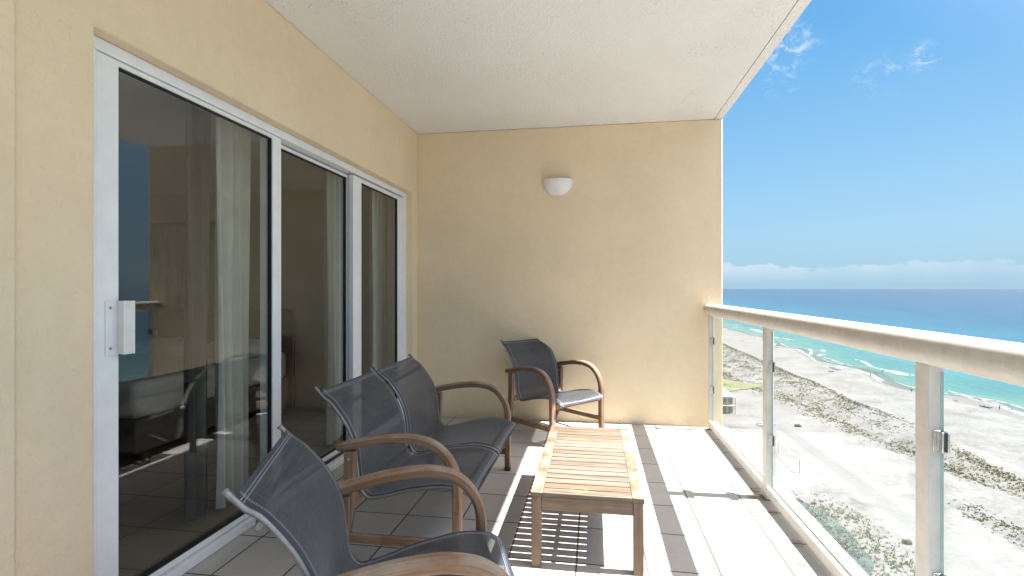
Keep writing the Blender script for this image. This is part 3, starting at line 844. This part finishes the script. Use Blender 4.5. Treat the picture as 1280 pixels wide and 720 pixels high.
def sea():
    xs = axis(120, 260, 2.5, [], [265, 275, 290, 310, 340, 380, 440, 520, 640, 820, 1100, 1600, 2600, 4500, 8000, 15000, 30000, 90000])
    ys = axis(120, 700, 3.0, [-90000, -20000, -5000, -1500, -500, -150, 0, 60], [720, 760, 820, 900, 1000, 1200, 1500, 2000, 3000, 5000, 9000, 20000, 90000])
    vs = []; dep = []
    for y in ys:
        for x in xs:
            d = x - shore(y); vs.append((x, y, SEA)); dep.append(d)
    nx = len(xs); fs = [(j * nx + i, j * nx + i + 1, (j + 1) * nx + i + 1, (j + 1) * nx + i) for j in range(len(ys) - 1) for i in range(nx - 1)]
    m, n, b, o = material('sea_water'); p = n.pos(); x, y, z = n.xyz(p)
    d = n.attr('offshore')
    band = n.m('MULTIPLY_ADD', n.noise(n.comb(n.m('MULTIPLY', x, .03), n.m('MULTIPLY', y, .008), 0), 1, 4, .6), 50, -25)
    dd = n.m('MAXIMUM', n.m('ADD', d, n.m('MULTIPLY', band, n.sstep(d, 2, 60))), 0)
    lg = n.m('DIVIDE', n.m('LOGARITHM', n.m('ADD', dd, 1), 10), 4.3)
    col = n.ramp(lg, [(0, (.155, .155, .14)), (.17, (.10, .145, .13)), (.30, (.050, .118, .113)), (.44, (.030, .095, .108)), (.52, (.020, .074, .108)), (.62, (.013, .054, .098)), (.78, (.009, .041, .085)), (1, (.007, .034, .072))])
    pat = n.noise(n.comb(n.m('MULTIPLY', x, .02), n.m('MULTIPLY', y, .006), 2), 1, 5, .6)
    sw = n.noise(n.comb(n.m('MULTIPLY', d, .16), n.m('MULTIPLY', y, .010), 6), 1, 3, .6, .8)
    k = n.m('ADD', n.m('MULTIPLY_ADD', pat, .7, .50), n.m('MULTIPLY', n.m('MULTIPLY', sw, n.sstep(d, 700, 20)), .34)); col = n.mix(1, col, n.comb(k, k, k), 'MULTIPLY')
    n.put(b.inputs['Base Color'], col)
    w1 = n.noise(n.comb(n.m('MULTIPLY', x, .22), n.m('MULTIPLY', y, .06), 0), 1, 4, .55, .5); w2 = n.noise(p, .55, 4, .6)
    nrm = n.bump(n.m('ADD', w1, n.m('MULTIPLY', w2, .3)), .5, 1.6)
    n.nodes.remove(b); df = n.new('ShaderNodeBsdfDiffuse'); n.put(df.inputs[0], col); n.put(df.inputs['Normal'], nrm)
    gl = n.new('ShaderNodeBsdfGlossy'); gl.inputs['Roughness'].default_value = .22; n.put(gl.inputs['Normal'], nrm)
    lw = n.new('ShaderNodeLayerWeight'); lw.inputs[0].default_value = .5     # choppy water never reaches a mirror's grazing reflection
    b = n.new('ShaderNodeMixShader'); n.put(b.inputs[0], n.m('MULTIPLY_ADD', n.m('POWER', lw.outputs['Facing'], 6), .34, .02))
    n.links.new(df.outputs[0], b.inputs[1]); n.links.new(gl.outputs[0], b.inputs[2])
    # the last metres thin out to clear film over the sand
    tr = n.new('ShaderNodeBsdfTransparent'); mx = n.new('ShaderNodeMixShader')
    edge = n.m('ADD', d, n.m('MULTIPLY_ADD', n.noise(p, .35, 4), 3, -1.5))
    n.put(mx.inputs[0], n.m('MULTIPLY_ADD', n.sstep(edge, 0, 11), .82, .18)); n.links.new(tr.outputs[0], mx.inputs[1]); n.links.new(b.outputs[0], mx.inputs[2]); n.links.new(mx.outputs[0], o.inputs[0])
    o_ = MB().add(vs, fs).build('sea', m, smooth=True, angle=180)
    a = o_.data.attributes.new('offshore', 'FLOAT', 'POINT'); a.data.foreach_set('value', dep)
    tag(o_, kind='structure')
sea()

FOAM = [([(161.7, 352.7), (161.3, 340.2), (155.8, 319.9), (156.8, 311.3), (157.6, 305.8)], [8.8, 8.2, 7.3, 6.9, 6.7]),
([(158.2, 308.4), (158.1, 298.0), (159.1, 292.8), (162.3, 293.8)], [16, 24, 19, 8]),
([(139.3, 283.8), (138.9, 277.9), (137.0, 269.9)], [4.6, 4.4, 4.2]),
([(152.6, 252.7), (151.8, 246.4), (152.0, 241.4), (151.3, 235.7), (151.8, 232.0), (153.8, 227.9), (152.5, 220.1), (150.7, 213.4), (150.7, 208.5), (148.7, 199.2), (148, 180), (147, 150)], [5.2, 4.9, 4.7, 4.5, 4.4, 4.3, 4.0, 3.8, 3.6, 3.3, 3, 3]),
([(152.9, 233.7), (157.0, 230.6), (157.3, 224.3), (156.8, 216.9), (156.3, 209.5), (155, 190)], [3.7, 3.6, 3.4, 3.2, 3.0, 3]),
([(156.5, 408.5), (150.2, 388.1), (141.9, 369.2)], [7.3, 7.4, 6.6]), ([(145.4, 365.7), (150.2, 372.6), (153.4, 374.4)], [7.5, 7.8, 7.9]),
([(163.3, 402.6), (160.1, 392.0)], [9.4, 9.8]), ([(146.1, 357.8), (146.8, 350.3), (144.5, 332.4), (145.1, 318.2)], [5.4, 5.2, 4.7, 4.3]),
([(171.0, 600.2), (170.9, 580.4), (167.9, 554.5)], [24.9, 23.3, 21.3]), ([(168.3, 666.0), (170.5, 663.5), (173.2, 659.7)], [18.3, 18.2, 18.0]),
([(159.1, 674.6), (167.4, 665.8)], [12.5, 12.2]), ([(157.8, 624.3), (175.7, 619.8)], [9.4, 9.3]), ([(163.4, 503.1), (163.8, 490.1)], [8.8, 8.3]), ([(165.9, 488.2), (170.2, 478.0)], [11.6, 11.1])]


def foam():
    mb = MB()
    for pts, W in FOAM:
        P = crom([(a, c, 0) for a, c in pts], 10); n = len(P); vs = []
        for i, p in enumerate(P):
            t = i / (n - 1); w = lerp1(t * (len(W) - 1), list(enumerate(W))) * .19
            end = min(1, 6 * t + .15, 6 * (1 - t) + .15); w *= end * (.75 + .6 * noise.noise(Vector((p.y * .4, p.x * .4, 0))))
            tg = (P[min(i + 1, n - 1)] - P[max(i - 1, 0)]).normalized(); sv = Vector((-tg.y, tg.x, 0))
            if sv.x < 0: sv = -sv
            for k, (o, z) in enumerate(((-1, .01), (-.5, .16), (0, .22), (.5, .14), (1, .01))):
                jit = .25 * w * noise.noise(Vector((p.y * .9, k * 3.1, p.x)))
                q = p + sv * (o * w + jit); vs.append((q.x, q.y, SEA + .02 + z))
        fs = [(i * 5 + k, i * 5 + k + 1, (i + 1) * 5 + k + 1, (i + 1) * 5 + k) for i in range(n - 1) for k in range(4)]
        mb.add(vs, fs)
    for off, wd, ph in ((.9, .45, 0), (7, .32, 40)):
        vs = []; ys = [120 + 2.2 * i for i in range(620)]
        for i, y in enumerate(ys):
            x = shore(y) + off + 1.6 * noise.noise(Vector((y * .045 + ph, ph, 0))) + .5 * noise.noise(Vector((y * .3, ph, 2)))
            w = wd * max(.02, noise.noise(Vector((y * .022, ph + 5, 1))) * 1.8 + (.75 if off < 2 else .05)) * (1 + y / 500)
            for o, z in ((-1, .0), (-.3, .07), (.4, .08), (1, .0)): vs.append((x + o * w, y, SEA + .03 + z))
        mb.add(vs, [(i * 4 + k, i * 4 + k + 1, (i + 1) * 4 + k + 1, (i + 1) * 4 + k) for i in range(len(ys) - 1) for k in range(3)])
    m, n, b, o = material('surf_foam_white'); p = n.pos()
    nz = n.noise(p, .55, 5, .7)
    n.put(b.inputs['Base Color'], n.ramp(nz, [(.35, (.20, .235, .235)), (.55, (.28, .29, .29))])); b.inputs['Roughness'].default_value = .8
    tr = n.new('ShaderNodeBsdfTransparent'); mx = n.new('ShaderNodeMixShader')
    n.put(mx.inputs[0], n.sstep(nz, .36, .52)); n.links.new(tr.outputs[0], mx.inputs[1]); n.links.new(b.outputs[0], mx.inputs[2]); n.links.new(mx.outputs[0], o.inputs[0])
    o_ = mb.build('surf_foam', m, smooth=True, angle=180); tag(o_, 'broken white surf foam along the shallow turquoise water', 'foam', kind='stuff')
foam()


def tint_sheet():  # made-up sheet, coloured to stand in for a teal tint in the view
    mb = MB(); c = (40.5, 101); n = 60
    ring = []
    for k in range(n):
        a = 2 * math.pi * k / n; r = 1 + .22 * noise.noise(Vector((math.cos(a) * 2, math.sin(a) * 2, 3)))
        ring.append((c[0] + 5.6 * r * math.cos(a), c[1] + 16.0 * r * math.sin(a), G - .22))
    mb.add([(c[0], c[1], G - .22)] + ring, [(0, 1 + k, 1 + (k + 1) % n) for k in range(n)])
    m, nn, b, o = material('green_tint'); p = nn.pos()
    nn.put(b.inputs['Base Color'], nn.ramp(nn.noise(p, .22, 5, .65), [(.3, (.038, .052, .040)), (.5, (.050, .072, .062)), (.72, (.085, .098, .085))]))
    b.inputs['Roughness'].default_value = .25; b.inputs['Specular IOR Level'].default_value = .3
    nn.put(b.inputs['Normal'], nn.bump(nn.noise(p, 2.2, 3), .2, .2))
    tag(mb.build('green_tint_sheet', m), kind='structure')
tint_sheet()


def mat_leaf(name, lo, mid, hi):
    m, n, b, o = material(name); t = n.attr('tint')
    n.put(b.inputs['Base Color'], n.ramp(t, [(0, lo), (.5, mid), (1, hi)])); b.inputs['Roughness'].default_value = .75
    b.inputs['Specular IOR Level'].default_value = .2
    return m


M_GRASS = mat_leaf('dune_grass_blades', (.058, .058, .038), (.105, .101, .066), (.15, .142, .104))
M_REED = mat_leaf('marsh_grass_blades', (.045, .062, .036), (.095, .12, .065), (.18, .185, .12))


def tuft(mb, x, y, z, r, h, tint, nb):
    for k in range(nb):
        a = rnd.uniform(0, 6.283); rr = r * math.sqrt(rnd.random()); bx, by = x + rr * math.cos(a), y + rr * math.sin(a)
        l = h * rnd.uniform(.6, 1.25); w = .05 + .10 * h * rnd.random(); lean = rnd.uniform(.15, .75) * l; th = a + rnd.uniform(-.8, .8)
        dx, dy = math.cos(th) * lean, math.sin(th) * lean; px, py = -math.sin(th) * w, math.cos(th) * w
        mb.add([(bx - px, by - py, z - .03), (bx + px, by + py, z - .03), (bx + dx * .55 + px * .8, by + dy * .55 + py * .8, z + l * .75), (bx + dx, by + dy, z + l)],
               [(0, 1, 2), (0, 2, 3)], None, max(0, min(1, tint + rnd.uniform(-.28, .28))))


def plants():
    mb = MB(); g = MB(); cnt = 0; tries = 0
    while cnt < 24000 and tries < 400000:
        tries += 1
        y = 66 + 640 * rnd.random() ** 1.9; x = rnd.uniform(30, 103)
        v = vegd(x, y)
        if rnd.random() > v ** 1.35: continue
        s = (.40 + .0015 * y) * rnd.uniform(.5, 1.25)
        z = max(sandz(x, y), G - .26 if x < 55 and y < 125 else -1e9); cnt += 1
        if x < 55 and y < 130: tuft(g, x, y, z, .38 * s, .50 * s, rnd.uniform(.3, .75), 6)
        else:
            dark = .15 if (y < 126 and x > 62) else .5
            tuft(mb, x, y, z, .42 * s, .42 * s, dark + .32 * noise.noise(Vector((x * .1, y * .1, 0))), 6)
    tag(mb.build('dune_grass', M_GRASS, smooth=False, tint=True), 'tufted olive and tan dune grass scattered over the white sand', 'grass', kind='stuff')
    tag(g.build('marsh_grass', M_REED, smooth=False, tint=True), 'green marsh grass growing thickly round the added green sheet below', 'grass', kind='stuff')
plants()


def lawn():
    mb = MB()
    out = [(40, 226), (54.5, 229), (69, 240), (76, 247), (69, 254), (57, 268), (48, 283), (38, 296)]
    P = crom([(*p, 0) for p in out], 6); n = len(P); c = sum(P, Vector()) / n
    vs = [(c.x, c.y, 0)] + [(p.x + 1.5 * noise.noise(p * .3), p.y + 2 * noise.noise(p * .37), 0) for p in P]
    vs = [(a, b, sandz(a, b) + .25) for a, b, _ in vs]
    mb.add(vs, [(0, 1 + k, 1 + (k + 1) % n) for k in range(n)])
    m, nn, b, o = material('mown_grass'); p = nn.pos()
    nn.put(b.inputs['Base Color'], nn.ramp(nn.noise(p, .35, 5, .65), [(.3, (.085, .10, .045)), (.6, (.125, .135, .065)), (.75, (.17, .15, .09))])); b.inputs['Roughness'].default_value = .9
    nn.put(b.inputs['Normal'], nn.bump(nn.noise(p, 2, 3), .5, .3))
    tag(mb.build('lawn', m), kind='structure')
lawn()

# ------------------------------------------------------------------ things on the beach
M_SKIN = plain('tanned_skin', (.32, .17, .11), .6)
CLOTH = {k: plain(k + '_cloth', c, .8) for k, c in dict(dark=(.03, .03, .04), red=(.22, .03, .04), navy=(.03, .05, .12), grey=(.16, .16, .17)).items()}
M_HAIR = plain('dark_hair', (.03, .02, .015), .7)


def skin_mesh(name, verts, edges, radii, mat, parent=None, sub=1):
    me = bpy.data.meshes.new(name); me.from_pydata(verts, edges, []); o = bpy.data.objects.new(name, me); C.objects.link(o)
    sk = o.modifiers.new('skin', 'SKIN')
    if not me.skin_vertices: me.skin_vertices.new()
    for v, r in zip(me.skin_vertices[0].data, radii): v.radius = (r, r) if not isinstance(r, tuple) else r
    me.skin_vertices[0].data[0].use_root = True
    ss = o.modifiers.new('sub', 'SUBSURF'); ss.levels = sub; ss.render_levels = sub
    me.materials.append(mat)
    dg = bpy.context.evaluated_depsgraph_get(); me2 = bpy.data.meshes.new_from_object(o.evaluated_get(dg)); o.modifiers.clear(); o.data = me2
    me2.name = name; me2.polygons.foreach_set('use_smooth', [True] * len(me2.polygons))
    if parent: o.parent = parent
    return o


def person(x, y, rz, cloth, label, stride=.14, armup=0, sunk=0, bend=0):
    z = sandz(x, y) - sunk
    e = empty('person', (x, y, z), rz, label, 'person', 'people at the waterline')
    b = bend
    V = [(0, 0, .93), (b * .12, 0, 1.12), (b * .3, 0, 1.38 - b * .1), (b * .38, 0, 1.50 - b * .13), (b * .44, 0, 1.62 - b * .16), (b * .48, 0, 1.74 - b * .18),
         (0, .10, .86), (stride, .11, .48), (stride * .8, .11, .07), (stride * .8 + .16, .12, .03),
         (0, -.10, .86), (-stride * .4, -.11, .47), (-stride, -.11, .07), (-stride + .16, -.12, .03),
         (b * .3, .19, 1.40 - b * .1), (b * .3 - .05, .25, 1.12), (b * .3 + .1, .27, .88), (b * .3, -.19, 1.40 - b * .1), (b * .3 + .08, -.26, 1.13 + armup * .3), (b * .3 + .26, -.27, .92 + armup * .7)]
    E = [(0, 1), (1, 2), (2, 3), (3, 4), (4, 5), (0, 6), (6, 7), (7, 8), (8, 9), (0, 10), (10, 11), (11, 12), (12, 13), (2, 14), (14, 15), (15, 16), (2, 17), (17, 18), (18, 19)]
    Rr = [.145, .13, .15, .06, .105, .085, .095, .07, .045, .04, .095, .07, .045, .04, .065, .048, .036, .065, .048, .036]
    skin_mesh('body', V, E, Rr, M_SKIN, e)
    skin_mesh('shorts', [(0, 0, .95), (0, .10, .84), (stride * .6, .11, .60), (0, -.10, .84), (-stride * .25, -.11, .60)], [(0, 1), (1, 2), (0, 3), (3, 4)], [.165, .115, .10, .115, .10], cloth, e)
    skin_mesh('hair', [(b * .44 - .02, 0, 1.70 - b * .17), (b * .48 - .02, 0, 1.79 - b * .18)], [(0, 1)], [.10, .07], M_HAIR, e)
    return e


person(137.5, 283.8, R(200), CLOTH['dark'], 'person in dark shorts at the shallows, landward of a group of three')
person(144.3, 292.3, R(150), CLOTH['red'], 'person in red shorts bending in the shallows, middle of a group of three', bend=.9, sunk=.1)
person(150.4, 298.5, R(100), CLOTH['navy'], 'person standing knee deep beside the breaking wave', sunk=.1)
person(133.7, 243.0, R(240), CLOTH['dark'], 'person standing alone at the edge of the shallows beside the railing post')
person(183.1, 390.5, R(90), CLOTH['navy'], 'person bathing farthest out in the turquoise water', sunk=-.4)
person(120.6, 445.1, R(250), CLOTH['dark'], 'person walking far off on the dry white beach')
person(145.9, 212.6, R(20), CLOTH['dark'], 'person standing at the end of the dark kayak', armup=.3)

M_KAYAK = plain('dark_grey_plastic', (.06, .06, .07), .4)
def kayak():
    k = empty('kayak', (143.9, 216.4, sandz(143.9, 216.4)), R(-68), 'dark grey kayak drawn up on the wet sand', 'kayak')
    def hull(s):
        def fn(u, v):
            x = (u - .5) * 4.6; w = .46 * max(.02, 1 - abs(2 * u - 1) ** 2.6); a = math.pi * v
            lift = .30 * abs(2 * u - 1) ** 3
            return (x, w * math.cos(a) * s, .24 - .24 * math.sin(a) + lift + .04)
        return fn
    m = MB().grid(hull(1), 24, 10); 
    m.grid(lambda u, v: ((u - .5) * 4.6, .46 * max(.02, 1 - abs(2 * u - 1) ** 2.6) * (1 - 2 * v), .27 + .30 * abs(2 * u - 1) ** 3 - .10 * (1 if .3 < u < .72 and .15 < v < .85 else 0)), 24, 8, True)
    m.build('hull', M_KAYAK, k, smooth=True, angle=50)
    MB().box((-.55, -.26, .19), (-.47, .26, .62)).build('seat_back', CLOTH['dark'], k, bevel=.03)
    p = MB().tube([(-1.1, .3, .52), (1.1, -.3, .56)], .018, 8); p.box((-1.4, .26, .50), (-1.05, .40, .54)); p.box((1.05, -.40, .55), (1.4, -.26, .59)); p.build('paddle', M_RUBBER, k)
kayak()


def shade(x, y, rz, label, mat, tilt):
    e = empty('beach_tent', (x, y, sandz(x, y)), rz, label, 'beach tent', 'beach tents on the sand')
    m = MB()
    for off, fl in ((0, False), (-.03, True)):
        m.grid(lambda u, v, off=off: ((u - .5) * 3.0, (v - .5) * 2.6, 1.55 + .45 * math.sin(math.pi * u) * .7 + tilt * (v - .5) + .12 * math.sin(math.pi * v) + off), 10, 10, fl)
    m.build('canopy', mat, e, smooth=True, angle=180)
    for sx in (-1.4, 1.4):
        for sy in (-1.2, 1.2): MB().tube([(sx, sy, -.05), (sx * .98, sy * .98, 1.56 + tilt * sy / 2.6)], .025, 8).build('pole', M_ALU, e)
M_BLUE = plain('navy_canopy', (.025, .035, .085), .8); M_PBLUE = plain('pale_blue_canopy', (.20, .25, .36), .8)
shade(125.5, 296.0, R(25), 'navy blue beach tent pitched on dry sand near the water', M_BLUE, .9)
shade(131.5, 302.5, R(25), 'pale blue grey beach tent just beyond the navy one', M_PBLUE, .4)
shade(136.8, 412.0, R(10), 'small dark beach tent far along the waterline', CLOTH['dark'], .3)


def seaweed(x, y, s, label):
    mb = MB()
    for k in range(26):
        a = rnd.uniform(0, 6.28); r = s * math.sqrt(rnd.random()); h = .28 * s * (1 - r / s * .7)
        cx, cy = x + r * math.cos(a) * .7, y + r * math.sin(a) * 1.7; z = sandz(cx, cy)
        q = rnd.uniform(.12, .24) * s
        pts = [(cx + q * math.cos(t) * rnd.uniform(.7, 1.2), cy + q * math.sin(t) * rnd.uniform(.7, 1.2), z - .02) for t in (0, 1.05, 2.1, 3.14, 4.2, 5.2)]
        mb.add(pts + [(cx, cy, z + h)], [(k2, (k2 + 1) % 6, 6) for k2 in range(6)])
    tag(mb.build('seaweed_heap', plain('dark_seaweed', (.09, .06, .04), .7)), label, 'seaweed', 'seaweed heaps')
seaweed(140.2, 226.5, 1.3, 'brown seaweed heap on sand just beyond the nearest railing post')


def house():
    h = empty('beach_house', (44.5, 194.0, G), 0, 'white two storey beach house with dark openings behind the end wall', 'house')
    W = plain('white_siding', (.40, .405, .40), .7, 0, .05, 1.2); D = plain('dark_window_glass', (.10, .11, .105), .3); RF = plain('pale_metal_roof', (.36, .385, .385), .5, 0, .06, .8)
    MB().box((-4, -3, -.5), (4, 5, 6.0)).build('wall', W, h, bevel=.03)
    def gable():
        m = MB(); m.add([(-4.5, -3.6, 5.9), (4.5, -3.6, 5.9), (4.5, 5.6, 5.9), (-4.5, 5.6, 5.9), (-1.2, 1.0, 8.2), (1.2, 1.0, 8.2)], [(0, 1, 5, 4), (1, 2, 5), (2, 3, 4, 5), (3, 0, 4), (3, 2, 1, 0)])
        m.build('roof', RF, h, smooth=False)
    gable()
    MB().box((-4.3, -4.6, 2.75), (4.3, -3.02, 2.95)).build('balcony_deck', W, h)
    for x in (-4.2, -1.4, 1.4, 4.2): MB().box((x - .12, -4.55, -.5), (x + .12, -4.35, 5.88)).build('post', W, h)
    MB().box((-4.1, -4.5, 3.7), (4.1, -4.42, 3.78)).build('handrail', W, h)
    for x in (-3.1, -.9, 1.1, 2.9):
        for z0, z1 in ((.1, 2.3), (3.1, 5.2)):
            wf = MB().box((x - .72, -3.06, z0 - .08), (x + .72, -3.004, z1 + .08)).build('window', W, h)
            MB().box((x - .6, -3.10, z0), (x + .6, -3.065, z1)).build('pane', D, wf)
    for y in (-1.2, 1.2, 3.4):
        for z0, z1 in ((.6, 2.1), (3.4, 5.0)):
            wf = MB().box((4.004, y - .62, z0 - .08), (4.06, y + .62, z1 + .08)).build('window', W, h)
            MB().box((4.065, y - .5, z0), (4.10, y + .5, z1)).build('pane', D, wf)
house()


def catamaran():
    k = empty('catamaran', (54.3, 175.0, sandz(54.3, 175)), R(-22), 'small pale catamaran without a mast parked on the sand', 'boat')
    P = plain('pale_gelcoat', (.62, .66, .70), .35); T = plain('blue_trampoline', (.14, .20, .30), .8)
    for s in (-1, 1):
        def fn(u, v, s=s):
            x = (u - .5) * 5.4; w = .24 * max(.03, 1 - abs(2 * u - 1) ** 3); a = 2 * math.pi * v
            return (x, s * 1.1 + w * math.cos(a), .38 + .26 * math.sin(a) + .25 * max(0, 2 * u - 1) ** 3)
        MB().grid(fn, 20, 12).build('hull', P, k, smooth=True, angle=180)
    MB().box((-1.0, -.95, .60), (1.0, .95, .64)).build('trampoline', T, k)
    for x in (-1.05, 1.05): MB().tube([(x, -1.2, .63), (x, 1.2, .63)], .05, 8).build('crossbeam', M_ALU, k)
catamaran()


def shrub(x, y, r, label):
    e = empty('shrub', (x, y, sandz(x, y)), 0, label, 'shrub')
    mb = MB()
    for k in range(900):
        u = rnd.uniform(-1, 1); a = rnd.uniform(0, 6.283); q = math.sqrt(1 - u * u); rr = r * (.55 + .45 * rnd.random()) * (.85 + .3 * noise.noise(Vector((q * math.cos(a) * 2, q * math.sin(a) * 2, u * 2))))
        c = Vector((rr * q * math.cos(a) * 1.15, rr * q * math.sin(a), abs(u) * rr * .75 + .1)); s = .11
        d1 = Vector((rnd.uniform(-1, 1), rnd.uniform(-1, 1), rnd.uniform(-.4, 1))).normalized() * s * 1.6; d2 = d1.orthogonal().normalized() * s * .7
        mb.add([c - d1, c + d2, c + d1, c - d2], [(0, 1, 2, 3)], None, rnd.uniform(0, .35))
    mb.build('crown', M_GRASS, e, smooth=False, tint=True)
    st = MB()
    for k in range(6):
        a = k * 1.05; st.tube([(0, 0, -.05), (.3 * r * math.cos(a), .3 * r * math.sin(a), .35 * r), (.6 * r * math.cos(a), .6 * r * math.sin(a), .6 * r)], [.05, .035, .015], 6)
    st.build('stem', M_DARKWOOD, e)
shrub(64.0, 175.4, 1.0, 'dark round shrub alone on pale sand by the catamaran')
shrub(53.5, 98.5, .75, 'low dark olive shrub at the seaward edge of the marsh grass')


def net():
    a, b = Vector((48.7, 147.0, 0)), Vector((48.4, 131.8, 0)); z0 = sandz(48.5, 140)
    e = empty('volleyball_net', (a.x, a.y, z0), 0, 'beach volleyball net strung between two thin poles on the sand', 'net')
    d = b - a
    for q in (Vector(), d): MB().tube([q + Vector((0, 0, -.1)), q + Vector((0, 0, 3.1))], .07, 8).build('pole', M_ALUD, e)
    cord = plain('net_cord', (.24, .24, .25), .8)
    for z in (2.9, 1.75): MB().tube([d * (k / 12) + Vector((0, 0, z - .12 * math.sin(math.pi * k / 12))) for k in range(13)], .035, 6).build('net_tape', cord, e)
    m = MB()
    for k in range(1, 40): m.tube([d * (k / 40) + Vector((0, 0, 1.70)), d * (k / 40) + Vector((0, 0, 2.80))], .006, 4)
    for z in (2.0, 2.25, 2.5): m.tube([Vector((0, 0, z)), d + Vector((0, 0, z))], .006, 4)
    m.build('mesh', cord, e)
    m = MB().tube([(.02, -.3, .03), (-4.5, -7, .05), (-4.6, -14.0, .03), d + Vector((0, 0, .05))], .04, 6); m.build('boundary_rope', cord, e)
net()
